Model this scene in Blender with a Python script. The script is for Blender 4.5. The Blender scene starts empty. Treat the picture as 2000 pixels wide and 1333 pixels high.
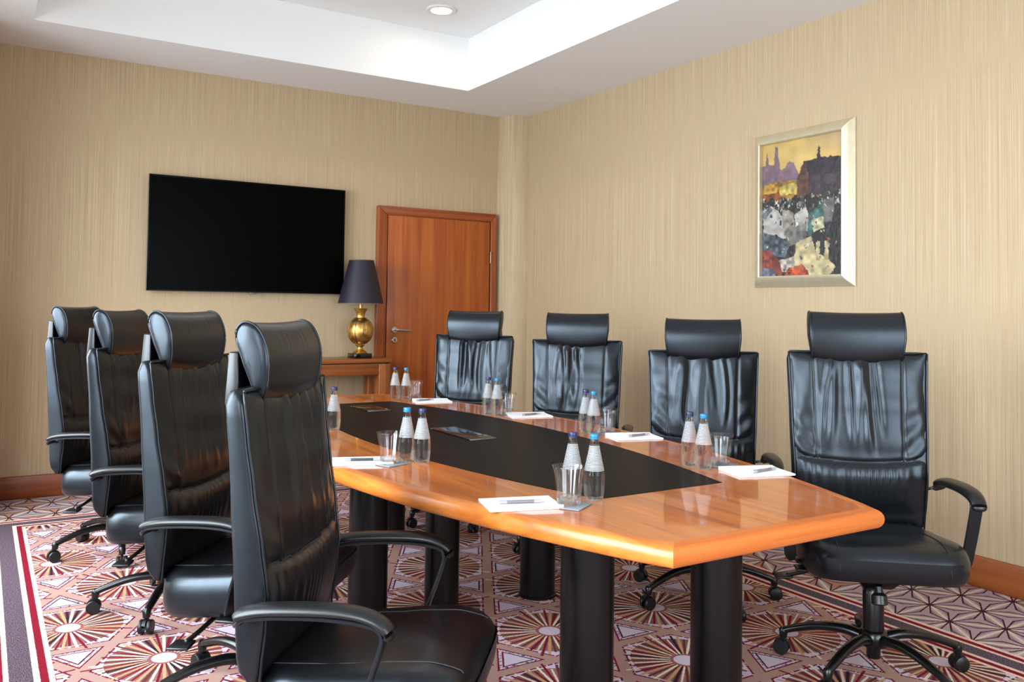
import bpy, bmesh, math, random
import numpy as np
from mathutils import Vector, Matrix, Quaternion

# ------------------------------------------------------------------ camera, world, light, exposure
scn = bpy.context.scene
COL = scn.collection
cam_d = bpy.data.cameras.new('camera'); cam = bpy.data.objects.new('camera', cam_d); COL.objects.link(cam)
YAW, PITCH, ROLL, FPX, CY, EYE = .5546, .0338, .0131, 1673.65, 544.0, 1.29
cam_d.sensor_width = 36.0; cam_d.sensor_fit = 'HORIZONTAL'
cam_d.lens = 36.0 * FPX / 2000.0
cam_d.shift_y = (CY - 666.5) / 2000.0
cam_d.clip_start = .05; cam_d.clip_end = 60
F0 = Vector((math.sin(YAW), math.cos(YAW), 0)); R0 = Vector((math.cos(YAW), -math.sin(YAW), 0)); U0 = Vector((0, 0, 1))
Fv = F0 * math.cos(PITCH) + U0 * math.sin(PITCH); Uv = U0 * math.cos(PITCH) - F0 * math.sin(PITCH)
Rv = R0 * math.cos(ROLL) + Uv * math.sin(ROLL); Uv = Uv * math.cos(ROLL) - R0 * math.sin(ROLL)
cam.matrix_world = Matrix(((Rv.x, Uv.x, -Fv.x, 0), (Rv.y, Uv.y, -Fv.y, 0), (Rv.z, Uv.z, -Fv.z, EYE), (0, 0, 0, 1)))
scn.camera = cam

w = bpy.data.worlds.new('daylight'); scn.world = w; w.use_nodes = True
w.node_tree.nodes['Background'].inputs[0].default_value = (.75, .87, 1.0, 1)
w.node_tree.nodes['Background'].inputs[1].default_value = 1.0

scn.view_settings.view_transform = 'Standard'; scn.view_settings.look = 'None'
scn.view_settings.gamma = 1.0; scn.view_settings.use_curve_mapping = False
scn.view_settings.exposure = 0.34
scn.cycles.max_bounces = 10; scn.cycles.diffuse_bounces = 5; scn.cycles.glossy_bounces = 5
scn.cycles.transmission_bounces = 8; scn.cycles.transparent_max_bounces = 16
scn.cycles.sample_clamp_indirect = 6.0
scn.cycles.caustics_reflective = False; scn.cycles.caustics_refractive = False

XL, XR, YN, YF, ZC, ZT = -.65, 4.046, -1.6, 6.473, 2.97, 3.381        # room: left/right wall, near/far wall, soffit, tray
WINDOWS = [(-.95, .75), (1.35, 3.05), (3.65, 5.60)]                  # daylight windows in the left wall (y ranges)
WZ0, WZ1 = .25, 2.55
BWIN = (.45, 2.95)                                                   # window behind the camera (x range)
def area(name, loc, rot, sx, sy, power, col):
    d = bpy.data.lights.new(name, 'AREA'); d.shape = 'RECTANGLE'; d.size = sx; d.size_y = sy
    d.energy = power; d.color = col; d.spread = math.radians(150)
    o = bpy.data.objects.new(name, d); COL.objects.link(o); o.location = loc; o.rotation_euler = rot
    return o
SKYC = (.80, .91, 1.0)
for a, b in WINDOWS:
    area('window_daylight', (XL - .80, (a + b) / 2, 1.95), (0, -math.pi / 2 + .50, 0), 2.9, b - a + .5, 285, SKYC)
area('window_daylight', ((BWIN[0] + BWIN[1]) / 2, YN - .80, 1.95), (math.pi / 2 - .30, 0, 0), BWIN[1] - BWIN[0] + .5, 2.9, 150, SKYC)

# ------------------------------------------------------------------ helpers
def srgb(r, g, b):
    f = lambda c: c / 12.92 if c <= .04045 else ((c + .055) / 1.055) ** 2.4
    return (f(r / 255), f(g / 255), f(b / 255), 1)

class X:
    """tiny expression builder over shader math nodes"""
    nt = None
    def __init__(s, v): s.v = v
    def __add__(s, o): return M('ADD', s, o)
    def __radd__(s, o): return M('ADD', o, s)
    def __sub__(s, o): return M('SUBTRACT', s, o)
    def __rsub__(s, o): return M('SUBTRACT', o, s)
    def __mul__(s, o): return M('MULTIPLY', s, o)
    def __rmul__(s, o): return M('MULTIPLY', o, s)
    def __truediv__(s, o): return M('DIVIDE', s, o)
    def __gt__(s, o): return M('GREATER_THAN', s, o)
    def __lt__(s, o): return M('LESS_THAN', s, o)
def M(op, a, b=0.0, c=0.0):
    n = X.nt.nodes.new('ShaderNodeMath'); n.operation = op
    for i, q in enumerate((a, b, c)):
        if isinstance(q, X): X.nt.links.new(q.v, n.inputs[i])
        else: n.inputs[i].default_value = q
    return X(n.outputs[0])
def absx(a): return M('ABSOLUTE', a)
def maxx(*a):
    r = a[0]
    for q in a[1:]: r = M('MAXIMUM', r, q)
    return r
def minx(*a):
    r = a[0]
    for q in a[1:]: r = M('MINIMUM', r, q)
    return r
def band(v, lo, hi): return (v > lo) * (v < hi)
def sstep(v, lo, hi):
    n = X.nt.nodes.new('ShaderNodeMapRange'); n.interpolation_type = 'SMOOTHSTEP'
    X.nt.links.new(v.v, n.inputs[0]); n.inputs[1].default_value = lo; n.inputs[2].default_value = hi
    return X(n.outputs[0])
def mixc(f, a, b):
    n = X.nt.nodes.new('ShaderNodeMix'); n.data_type = 'RGBA'
    for i, q in ((0, f), (6, a), (7, b)):
        if isinstance(q, X): X.nt.links.new(q.v, n.inputs[i])
        elif i == 0: n.inputs[0].default_value = q
        else: n.inputs[i].default_value = q
    return X(n.outputs[2])
def objco():
    n = X.nt.nodes.new('ShaderNodeTexCoord'); s = X.nt.nodes.new('ShaderNodeSeparateXYZ')
    X.nt.links.new(n.outputs['Object'], s.inputs[0])
    return n.outputs['Object'], X(s.outputs[0]), X(s.outputs[1]), X(s.outputs[2])
def comb(x, y, z):
    n = X.nt.nodes.new('ShaderNodeCombineXYZ')
    for i, q in enumerate((x, y, z)):
        if isinstance(q, X): X.nt.links.new(q.v, n.inputs[i])
        else: n.inputs[i].default_value = q
    return X(n.outputs[0])
def noise(vec, scale, detail=2.0, rough=.5, dist=0.0):
    n = X.nt.nodes.new('ShaderNodeTexNoise'); X.nt.links.new(vec.v, n.inputs['Vector'])
    n.inputs['Scale'].default_value = scale; n.inputs['Detail'].default_value = detail
    n.inputs['Roughness'].default_value = rough; n.inputs['Distortion'].default_value = dist
    return X(n.outputs[0])
def white(vec):
    n = X.nt.nodes.new('ShaderNodeTexWhiteNoise'); n.noise_dimensions = '3D'; X.nt.links.new(vec.v, n.inputs['Vector'])
    return X(n.outputs['Value'])
def ramp(f, stops):
    n = X.nt.nodes.new('ShaderNodeValToRGB'); X.nt.links.new(f.v, n.inputs[0]); e = n.color_ramp.elements
    while len(e) < len(stops): e.new(.5)
    for q, (p, c) in zip(e, stops): q.position = p; q.color = c
    return X(n.outputs[0])
def new_mat(name, col=(.5, .5, .5, 1), rough=.5, metal=0.0, spec=.5, coat=0.0, coat_r=.1, emit=None, emit_s=0):
    m = bpy.data.materials.new(name); m.use_nodes = True; X.nt = m.node_tree
    b = X.nt.nodes['Principled BSDF']
    b.inputs['Base Color'].default_value = col; b.inputs['Roughness'].default_value = rough
    b.inputs['Metallic'].default_value = metal; b.inputs['Specular IOR Level'].default_value = spec
    b.inputs['Coat Weight'].default_value = coat; b.inputs['Coat Roughness'].default_value = coat_r
    if emit: b.inputs['Emission Color'].default_value = emit; b.inputs['Emission Strength'].default_value = emit_s
    m['bsdf'] = b.name
    return m, b
def setc(b, x): X.nt.links.new(x.v, b.inputs['Base Color'])
def setr(b, x): X.nt.links.new(x.v, b.inputs['Roughness'])
def bump(b, h, strength, dist=.001):
    n = X.nt.nodes.new('ShaderNodeBump'); n.inputs['Strength'].default_value = strength; n.inputs['Distance'].default_value = dist
    X.nt.links.new(h.v, n.inputs['Height']); X.nt.links.new(n.outputs[0], b.inputs['Normal'])

# ------------------------------------------------------------------ materials
MAT = {}
def plain(key, rgb, rough=.5, bumpscale=400, bstr=.05, var=.06, **k):
    m, b = new_mat(key, srgb(*rgb), rough, **k)
    co, x, y, z = objco()
    n = noise(X(co), bumpscale, 2)
    base = srgb(*rgb); d = tuple(c * (1 - var) for c in base[:3]) + (1,)
    setc(b, mixc(noise(X(co), 6, 3), base, d)); bump(b, n, bstr, .0005)
    MAT[key] = m
    return m
plain('ceiling_paint', (234, 234, 233), .9, 300, .05, .02)
plain('black_metal', (9, 10, 11), .26, 500, .03, .2)
plain('black_plastic', (13, 14, 16), .34, 700, .10, .1)
plain('arm_pad', (16, 17, 19), .36, 900, .12, .1)
plain('arm_metal', (48, 51, 56), .30, 500, .03, .1, metal=.7)
plain('caster_rubber', (10, 11, 12), .4, 300, .03, .1)
plain('table_leg_paint', (6, 6, 8), .30, 300, .02, .15, spec=.35)
plain('chrome', (205, 205, 202), .18, 300, .01, .05, metal=1.0)
plain('steel', (196, 192, 186), .3, 600, .03, .08, metal=1.0)
plain('screen', (2, 2, 2), .3, 50, .0, .1, spec=.03)
plain('tv_bezel', (4, 4, 5), .4, 50, .0, .1, spec=.1)
plain('tv_edge', (120, 120, 122), .35, 50, .0, .1, metal=.8)
plain('inlay', (20, 17, 16), .42, 900, .06, .2, spec=.05)
plain('hatch_black', (12, 12, 14), .12, 50, .0, .1)
plain('paper', (244, 243, 246), .7, 400, .03, .01)
plain('pen_grey', (120, 117, 120), .35, 300, .0, .05)
plain('pen_dark', (62, 60, 64), .5, 300, .0, .05)
plain('pen_silver', (205, 205, 210), .3, 300, .0, .05, metal=.6)
plain('coaster_felt', (140, 146, 152), .85, 800, .2, .1)
plain('cap_navy', (28, 36, 84), .35, 300, .0, .1)
plain('cap_cyan', (18, 118, 158), .35, 300, .0, .1)
plain('marble_black', (14, 14, 15), .12, 30, .0, .4)
plain('shade_fabric', (27, 21, 36), .55, 1500, .15, .1)
plain('shade_trim', (120, 104, 84), .5, 300, .0, .1)
plain('window_white', (240, 240, 238), .5, 300, .0, .03)
plain('hinge_metal', (140, 120, 100), .35, 300, .0, .1, metal=1.0)
plain('dark_gap', (25, 14, 9), .8, 300, .0, .1)
plain('grille', (224, 220, 214), .5, 300, .0, .05)

m, b = new_mat('leather', (.012, .0125, .015, 1), .36, spec=.55); b.inputs['Specular Tint'].default_value = (.76, .88, 1.0, 1)  # bluish specular tint put in to imitate the cool sheen of window light
co, x, y, z = objco()
v = X.nt.nodes.new('ShaderNodeTexVoronoi'); X.nt.links.new(co, v.inputs['Vector']); v.inputs['Scale'].default_value = 420
n1 = noise(X(co), 38, 3)
setc(b, mixc(noise(X(co), 9, 3), srgb(11, 12, 15), srgb(16, 17, 20))); setr(b, n1 * .10 + .27)
bump(b, X(v.outputs['Distance']) * .35 + noise(X(co), 45, 3) * .25, .18, .0008)
MAT['leather'] = m
m, b = new_mat('stitch', srgb(40, 41, 46), .55); co, x, y, z = objco(); bump(b, noise(X(co), 900, 1), .3, .0005); MAT['stitch'] = m

def wood(key, ca, cb, cc, axis, rough=.35, coat=.0, coat_r=.08, sc=1.0, streak=1.0, dist=.5):
    m, b = new_mat(key, (.4, .15, .05, 1), rough, coat=coat, coat_r=coat_r)
    co, x, y, z = objco()
    s = [26 * sc, 26 * sc, 26 * sc]; s[axis] = .9 * sc
    vec = comb(x * s[0], y * s[1], z * s[2])
    s2 = [150 * sc, 150 * sc, 150 * sc]; s2[axis] = 4 * sc
    vec2 = comb(x * s2[0], y * s2[1], z * s2[2])
    a = noise(vec, 1, 4, .55, dist); f = noise(vec2, 1, 2, .5)
    col = ramp(a, [(.28, cb), (.5, ca), (.72, cc)])
    col = mixc(sstep(f, .55, .8) * (.35 * streak), col, tuple(c * .45 for c in cb[:3]) + (1,))
    setc(b, col); setr(b, a * .1 + (rough - .05)); bump(b, f, .04, .0005)
    MAT[key] = m
wood('table_wood', srgb(192, 102, 32), srgb(160, 76, 22), srgb(210, 124, 46), 1, .30, .8, .05, 1.0, 1.6)
wood('table_edge_long', srgb(200, 112, 40), srgb(174, 88, 28), srgb(218, 134, 58), 1, .40, .25, .22, 1.0, 1.0, .0)
wood('table_edge_end', srgb(190, 98, 34), srgb(164, 76, 24), srgb(206, 118, 50), 0, .40, .25, .22, 1.0, 1.0, .0)
wood('door_wood', srgb(164, 82, 26), srgb(138, 60, 17), srgb(180, 98, 38), 2, .38, .15, .2, .8)
wood('door_trim', srgb(146, 70, 28), srgb(120, 50, 18), srgb(162, 84, 38), 2, .38, .15, .2)
wood('door_trim_h', srgb(146, 70, 28), srgb(120, 50, 18), srgb(162, 84, 38), 0, .38, .15, .2)
wood('console_wood', srgb(138, 74, 32), srgb(112, 54, 20), srgb(156, 88, 42), 0, .33, .25, .15)
wood('console_leg_wood', srgb(138, 74, 32), srgb(112, 54, 20), srgb(156, 88, 42), 2, .33, .25, .15)
wood('base_wood_x', srgb(136, 68, 28), srgb(108, 46, 16), srgb(152, 82, 36), 0, .4, .1, .2, .8)
wood('base_wood_y', srgb(136, 68, 28), srgb(108, 46, 16), srgb(152, 82, 36), 1, .4, .1, .2, .8)

def wallpaper(key, axis):
    m, b = new_mat(key, (.5, .4, .25, 1), .62, spec=.3)
    co, x, y, z = objco(); u = x if axis == 0 else y
    v1 = noise(comb(u * 400, z * .8, axis * 7.0), 1, 2, .6)
    v2 = noise(comb(u * 1100, z * 4.0, 3.0), 1, 2, .6)
    v3 = noise(comb(u * 5, z * .5, 5.0), 1, 2, .5)
    h1 = noise(comb(u * 9.0, z * 700, 9.0), 1, 2, .5)
    f = v1 * .6 + v2 * .4
    col = ramp(f, [(.28, srgb(142, 118, 89)), (.44, srgb(176, 153, 121)), (.56, srgb(187, 165, 133)), (.74, srgb(220, 203, 175))])
    col = mixc(sstep(v3, .35, .7) * .10, col, srgb(186, 158, 124))
    col = mixc(sstep(h1, .5, .75) * .14, col, srgb(140, 110, 76))
    setc(b, col); bump(b, f + h1 * .3, .25, .0012)
    MAT[key] = m
wallpaper('wallpaper_x', 0); wallpaper('wallpaper_y', 1)

# gold leaf
m, b = new_mat('antique_gold', srgb(190, 146, 70), .3, metal=1.0)
co, x, y, z = objco(); nn = noise(X(co), 30, 4)
setc(b, ramp(nn, [(.25, srgb(168, 124, 58)), (.55, srgb(214, 172, 94)), (.8, srgb(232, 198, 124))])); setr(b, nn * .2 + .28); MAT['antique_gold'] = m
m, b = new_mat('frame_champagne', srgb(214, 202, 172), .32, metal=.55)
co, x, y, z = objco(); setc(b, mixc(noise(X(co), 25, 3), srgb(222, 212, 184), srgb(200, 186, 152))); MAT['frame_champagne'] = m

# clear materials
def clear(key, ior, mixt, col=(1, 1, 1, 1), rough=0.0):
    m = bpy.data.materials.new(key); m.use_nodes = True; nt = m.node_tree; nt.nodes.remove(nt.nodes['Principled BSDF'])
    g = nt.nodes.new('ShaderNodeBsdfGlass'); g.inputs['IOR'].default_value = ior; g.inputs['Color'].default_value = col; g.inputs['Roughness'].default_value = rough
    t = nt.nodes.new('ShaderNodeBsdfTransparent'); mx = nt.nodes.new('ShaderNodeMixShader'); mx.inputs[0].default_value = mixt
    nt.links.new(g.outputs[0], mx.inputs[1]); nt.links.new(t.outputs[0], mx.inputs[2]); nt.links.new(mx.outputs[0], nt.nodes['Material Output'].inputs[0])
    MAT[key] = m
clear('water_glass', 1.33, .42, (.99, .995, .99, 1))
def thin_glass(key, bulk):
    m = bpy.data.materials.new(key); m.use_nodes = True; nt = m.node_tree; nt.nodes.remove(nt.nodes['Principled BSDF'])
    g = nt.nodes.new('ShaderNodeBsdfGlass'); g.inputs['IOR'].default_value = 1.45
    t = nt.nodes.new('ShaderNodeBsdfTransparent'); gl = nt.nodes.new('ShaderNodeBsdfGlossy'); gl.inputs['Roughness'].default_value = .02
    lw = nt.nodes.new('ShaderNodeLayerWeight'); lw.inputs['Blend'].default_value = .5
    pw = nt.nodes.new('ShaderNodeMath'); pw.operation = 'POWER'; pw.inputs[1].default_value = 4.0; nt.links.new(lw.outputs['Facing'], pw.inputs[0])
    sc = nt.nodes.new('ShaderNodeMath'); sc.operation = 'MULTIPLY_ADD'; sc.inputs[1].default_value = .45; sc.inputs[2].default_value = .04; nt.links.new(pw.outputs[0], sc.inputs[0])
    m1 = nt.nodes.new('ShaderNodeMixShader'); m1.inputs[0].default_value = bulk; m2 = nt.nodes.new('ShaderNodeMixShader')
    nt.links.new(t.outputs[0], m1.inputs[1]); nt.links.new(g.outputs[0], m1.inputs[2])
    nt.links.new(sc.outputs[0], m2.inputs[0]); nt.links.new(m1.outputs[0], m2.inputs[1]); nt.links.new(gl.outputs[0], m2.inputs[2])
    nt.links.new(m2.outputs[0], nt.nodes['Material Output'].inputs[0]); MAT[key] = m
thin_glass('tumbler_glass', .0); thin_glass('tumbler_base_glass', .45)
m = bpy.data.materials.new('window_glass'); m.use_nodes = True; nt = m.node_tree; nt.nodes.remove(nt.nodes['Principled BSDF'])
g = nt.nodes.new('ShaderNodeBsdfGlossy'); g.inputs['Roughness'].default_value = .02; t = nt.nodes.new('ShaderNodeBsdfTransparent'); mx = nt.nodes.new('ShaderNodeMixShader'); mx.inputs[0].default_value = .95
nt.links.new(g.outputs[0], mx.inputs[1]); nt.links.new(t.outputs[0], mx.inputs[2]); nt.links.new(mx.outputs[0], nt.nodes['Material Output'].inputs[0]); MAT['window_glass'] = m
# printed bottle label: fine white print on clear film
m, b = new_mat('label_print', srgb(236, 240, 242), .5)
co, x, y, z = objco()
lines = M('GREATER_THAN', M('SINE', z * 1500), -.3)
txt = noise(comb(M('ARCTAN2', y, x) * 22, z * 280, 1.0), 1, 3) > .36
al = M('MULTIPLY', lines, txt) * .26 + .12
X.nt.links.new(al.v, b.inputs['Alpha']); MAT['label_print'] = m
# downlight lens
m, b = new_mat('lamp_lens', (1, .95, .88, 1), .4, emit=(1, .93, .82, 1), emit_s=9.0); MAT['lamp_lens'] = m

# carpet: starburst medallions, striped border, star-lattice surround
FX0, FX1, FYF = .255, 3.168, 5.645
def carpet():
    m, b = new_mat('carpet', (.3, .2, .2, 1), .95, spec=.1)
    co, x, y, z = objco()
    jit = noise(X(co), 130, 2)
    x = x + (jit - .5) * .006; y = y + (noise(X(co), 117, 2) - .5) * .006
    cream, tan = srgb(222, 206, 186), srgb(174, 138, 126)
    maroon, ink, lilac, brown = srgb(118, 16, 38), srgb(44, 26, 36), srgb(206, 190, 204), srgb(96, 50, 44)
    # --- field
    a, d = .546, .486
    ks = (a * .8660254) / d
    lx, ly = x - 1.97, (y - 2.858) * ks
    H2 = a * 1.7320508
    def wrap(v, p): return v - M('ROUND', v / p) * p
    ax, ay = wrap(lx, a), wrap(ly, H2)
    bx, by = wrap(lx - a / 2, a), wrap(ly - H2 / 2, H2)
    useb = (bx * bx + by * by) < (ax * ax + ay * ay)
    px = ax + (bx - ax) * useb; py = ay + (by - ay) * useb
    ida = M('ROUND', (lx - px) / (a / 2)); idb = M('ROUND', (ly - py) / (H2 / 2))
    r = M('SQRT', px * px + py * py); th = M('ARCTAN2', py, px)
    h = maxx(absx(py), absx(px * .8660254 + py * .5), absx(px * .8660254 - py * .5))
    ap = a / 2 * .8660254
    N = 56.0
    ts = th * (N / (2 * math.pi)) + 100.0
    k = M('FLOOR', ts); fr = ts - k
    rnd = white(comb(k, ida, idb)); rnd2 = white(comb(k, 3.0, 7.0))
    L = .190 + rnd2 * .040 + (rnd > .86) * .05
    even = M('MODULO', k, 2.0)
    wdt = absx(fr - .5) * r * (2 * math.pi / N)
    creamray = (even < .5) * (wdt < (.0034 + rnd2 * .0026))
    darkray = (even > .5) * (wdt < .0050) + (even < .5) * 0.0
    col = mixc(.0, tan, tan)                                          # interlacing bands
    t = h - ap
    tri = t > .020
    col = mixc(tri, col, lilac)
    dash0 = noise(comb(x * 9, y * 9, 4.0), 1, 1) > .5
    scrib = noise(comb(x * 90, y * 90, 2.0), 1, 2) > .56
    col = mixc(band(t, .026, .036) * scrib, col, ink)
    col = mixc(band(t, .020, .0268), col, maroon)
    col = mixc(band(t, .038, .0450), col, mixc(dash0, ink, maroon))
    inh = h < ap - .022
    col = mixc(inh, col, lilac)
    dash = noise(comb(th * 5.0, ida, idb), 3, 1) > .42
    col = mixc(band(h, ap - .030, ap - .022) * dash, col, maroon)
    ray = (r < L) * (h < ap + .012)
    dk = mixc(rnd > .45, mixc(rnd > .25, brown, ink), maroon)
    body = (r < .200) * inh
    col = mixc(body, col, mixc(band(rnd, .2, .55), srgb(146, 102, 92), srgb(112, 62, 64)))
    col = mixc(ray * darkray, col, dk)
    col = mixc(ray * creamray, col, mixc(rnd2 > .8, cream, srgb(196, 150, 112)))
    col = mixc(r < .056, col, srgb(150, 88, 86))
    col = mixc(r < .044, col, lilac)
    # --- surround lattice
    gx, gy = (x - 3.604) / .2445, (y - 2.277) / .332
    s, tt = gx - gy, gy * 2.0
    u = s + tt
    fs, ft, fu = M('FRACT', s), M('FRACT', tt), M('FRACT', u)
    fold = lambda q: minx(q, 1.0 - q)
    mm = minx(fold(fs), fold(ft), fold(fu))
    up = (fs + ft) < 1.0
    b1 = fs + (1.0 - fs - fs) * (1.0 - up); b2 = ft + (1.0 - ft - ft) * (1.0 - up)
    mb = maxx(b1, b2, 1.0 - b1 - b2)
    thr = .205 - (mb - .3333) * .34
    sc = mixc(sstep(mm, .02, .16), srgb(192, 174, 174), srgb(138, 112, 120))
    sc = mixc(mm < .020, sc, srgb(226, 206, 174))
    q = mm - thr
    sc = mixc(q > 0.0, sc, srgb(66, 20, 40))
    idr = white(comb(M('FLOOR', gx * .7), M('FLOOR', gy * 1.0), up))
    sc = mixc(q > .034, sc, mixc(idr > .72, srgb(172, 152, 160), srgb(176, 126, 104)))
    # --- border
    dist = maxx(x - FX1, y - FYF, FX0 - x)
    def stripes(base):
        c = base
        speck = noise(X(co), 260, 2)
        dark = mixc(sstep(speck, .40, .62), srgb(40, 24, 30), srgb(124, 106, 118))
        c = mixc(dist > 0.0, c, srgb(224, 196, 180))
        c = mixc(band(dist, .018, .044), c, srgb(128, 14, 36))
        c = mixc(band(dist, .064, .136), c, dark)
        c = mixc(band(dist, .153, .180), c, srgb(128, 14, 36))
        return c
    col = stripes(col)
    col = mixc(dist > .202, col, sc)
    pile = noise(X(co), 900, 2)
    col = mixc(sstep(pile, .35, .75) * .22, col, srgb(70, 50, 54))
    setc(b, col); bump(b, pile, .5, .003)
    MAT['carpet'] = m
carpet()

# ------------------------------------------------------------------ mesh helpers
def mesh(name, verts, faces, mat, smooth=False, sharp=None):
    me = bpy.data.meshes.new(name); me.from_pydata([tuple(v) for v in verts], [], faces)
    me.materials.append(MAT[mat] if isinstance(mat, str) else mat)
    bmx = bmesh.new(); bmx.from_mesh(me); bmesh.ops.recalc_face_normals(bmx, faces=bmx.faces)
    if smooth:
        for f in bmx.faces: f.smooth = True
        ang = math.radians(sharp if sharp else 180)
        if sharp:
            for e in bmx.edges:
                if len(e.link_faces) == 2 and e.calc_face_angle(0) > ang: e.smooth = False
    bmx.to_mesh(me); bmx.free()
    return me
def link(name, me, parent=None, loc=(0, 0, 0), rz=0.0):
    o = bpy.data.objects.new(name, me); COL.objects.link(o); o.location = loc; o.rotation_euler[2] = rz
    if parent: o.parent = parent
    return o
def tag(o, label, cat, group=None):
    o['label'] = label; o['category'] = cat
    if group: o['group'] = group
    return o
def struct(o): o['kind'] = 'structure'; return o
def thing(name, label, cat, loc, rz=0.0, group=None):
    o = bpy.data.objects.new(name, None); COL.objects.link(o); o.location = loc; o.rotation_euler[2] = rz; o.empty_display_size = .1
    return tag(o, label, cat, group)
def join(*parts):
    V, Fc = [], []
    for v, f in parts:
        n = len(V); V += list(v); Fc += [tuple(i + n for i in q) for q in f]
    return V, Fc
def box(x0, x1, y0, y1, z0, z1):
    v = [(x, y, z) for x in (x0, x1) for y in (y0, y1) for z in (z0, z1)]
    return v, [(0, 1, 3, 2), (4, 6, 7, 5), (0, 4, 5, 1), (2, 3, 7, 6), (0, 2, 6, 4), (1, 5, 7, 3)]
def bevel_mesh(name, vf, mat, r=.004, seg=2, smooth=True):
    me = mesh(name, vf[0], vf[1], mat)
    bmx = bmesh.new(); bmx.from_mesh(me)
    bmesh.ops.remove_doubles(bmx, verts=bmx.verts, dist=1e-6)
    bmesh.ops.bevel(bmx, geom=[e for e in bmx.edges if e.calc_face_angle(0) > .3], offset=r, segments=seg, profile=.5, affect='EDGES')
    for f in bmx.faces: f.smooth = smooth
    bmx.to_mesh(me); bmx.free()
    return me
def loft(rings, cap=True, closed=True):
    n = len(rings[0]); V = [p for r in rings for p in r]; Fc = []
    for i in range(len(rings) - 1):
        for j in range(n if closed else n - 1):
            k = (j + 1) % n
            Fc.append((i * n + j, i * n + k, (i + 1) * n + k, (i + 1) * n + j))
    if cap: Fc.append(tuple(range(n - 1, -1, -1))); Fc.append(tuple((len(rings) - 1) * n + j for j in range(n)))
    return V, Fc
def lathe(prof, n=32, cx=0, cy=0):
    rings = [[(cx + r * math.cos(2 * math.pi * j / n), cy + r * math.sin(2 * math.pi * j / n), z) for j in range(n)] for r, z in prof]
    return loft(rings)
def tube(path, rad, n=8, flat=None, caps=True):
    """path: list of Vector; rad: float or list; flat: (w,h) multipliers for an elliptical section"""
    path = [Vector(p) for p in path]; rings = []; up = Vector((0, 0, 1))
    for i, p in enumerate(path):
        t = (path[min(i + 1, len(path) - 1)] - path[max(i - 1, 0)]).normalized()
        a = up.cross(t)
        if a.length < 1e-4: a = Vector((0, 1, 0)).cross(t) if abs(t.y) < .9 else Vector((1, 0, 0)).cross(t)
        a.normalize(); c = t.cross(a)
        r = rad[i] if isinstance(rad, (list, tuple)) else rad
        w, h = (r, r) if flat is None else (r * flat[0], r * flat[1])
        rings.append([tuple(p + a * (w * math.cos(2 * math.pi * j / n)) + c * (h * math.sin(2 * math.pi * j / n))) for j in range(n)])
    return loft(rings, caps)
def spline(pts, n, closed=False):
    P = [Vector(p) for p in pts]; out = []; m = len(P); segs = m if closed else m - 1
    for s in range(segs):
        g = lambda i: P[i % m] if closed else P[max(0, min(m - 1, i))]
        p0, p1, p2, p3 = g(s - 1), g(s), g(s + 1), g(s + 2)
        for j in range(n):
            t = j / n
            out.append(.5 * ((2 * p1) + (p2 - p0) * t + (2 * p0 - 5 * p1 + 4 * p2 - p3) * t * t + (3 * p1 - p0 - 3 * p2 + p3) * t ** 3))
    if not closed: out.append(P[-1])
    return out
def lerp(z, tab):
    if z <= tab[0][0]: return tab[0][1]
    for (a, va), (b2, vb) in zip(tab, tab[1:]):
        if z <= b2:
            t = (z - a) / (b2 - a); t = t * t * (3 - 2 * t) * .5 + t * .5
            return va + (vb - va) * t
    return tab[-1][1]

# ------------------------------------------------------------------ room shell
struct(link('floor', mesh('floor', *box(XL - .25, XR + .25, YN - .25, YF + .25, -.1, 0), 'carpet')))
struct(link('wall_far', mesh('wall_far', *box(XL - .25, XR + .25, YF, YF + .2, 0, ZT + .1), 'wallpaper_x')))
struct(link('wall_right', mesh('wall_right', *box(XR, XR + .2, YN - .25, YF, 0, ZT + .1), 'wallpaper_y')))
parts = []; ys = [YN - .25]
for a, b_ in WINDOWS: parts.append(box(XL - .25, XL, ys[-1], a, 0, ZT + .1)); parts.append(box(XL - .25, XL, a, b_, 0, WZ0)); parts.append(box(XL - .25, XL, a, b_, WZ1, ZT + .1)); ys.append(b_)
parts.append(box(XL - .25, XL, ys[-1], YF, 0, ZT + .1))
struct(link('wall_left', mesh('wall_left', *join(*parts), 'wallpaper_y')))
parts = [box(XL, BWIN[0], YN - .25, YN, 0, ZT + .1), box(BWIN[1], XR, YN - .25, YN, 0, ZT + .1), box(BWIN[0], BWIN[1], YN - .25, YN, 0, WZ0), box(BWIN[0], BWIN[1], YN - .25, YN, WZ1, ZT + .1)]
struct(link('wall_near', mesh('wall_near', *join(*parts), 'wallpaper_x')))
# unseen pier added far left to shade the far wall's edge, rounded pier in the far right corner
struct(link('shade_pier_left', mesh('shade_pier_left', *box(XL, -.04, 5.86, YF, 0, ZC), 'wallpaper_y')))
ring = [(4.07 + .225 * math.cos(a), 6.50 + .225 * math.sin(a)) for a in [math.radians(172 + i * 106 / 24) for i in range(25)]]
loop = ring + [(4.10, 6.53)]
struct(link('wall_pier_round', mesh('wall_pier_round', *loft([[(x, y, 0) for x, y in loop], [(x, y, ZC) for x, y in loop]]), 'wallpaper_x', True, 40)))
# ceiling: soffit ring, tray sides and tray top
TX0, TX1, TY0, TY1 = .222, 3.178, -.95, 5.816
parts = [box(XL - .25, TX0, YN - .25, YF + .2, ZC, ZT), box(TX1, XR + .2, YN - .25, YF + .2, ZC, ZT), box(TX0, TX1, TY1, YF + .2, ZC, ZT), box(TX0, TX1, YN - .25, TY0, ZC, ZT),
         box(XL - .25, XR + .2, YN - .25, YF + .2, ZT, ZT + .12)]
struct(link('ceiling', mesh('ceiling', *join(*parts), 'ceiling_paint')))
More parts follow.
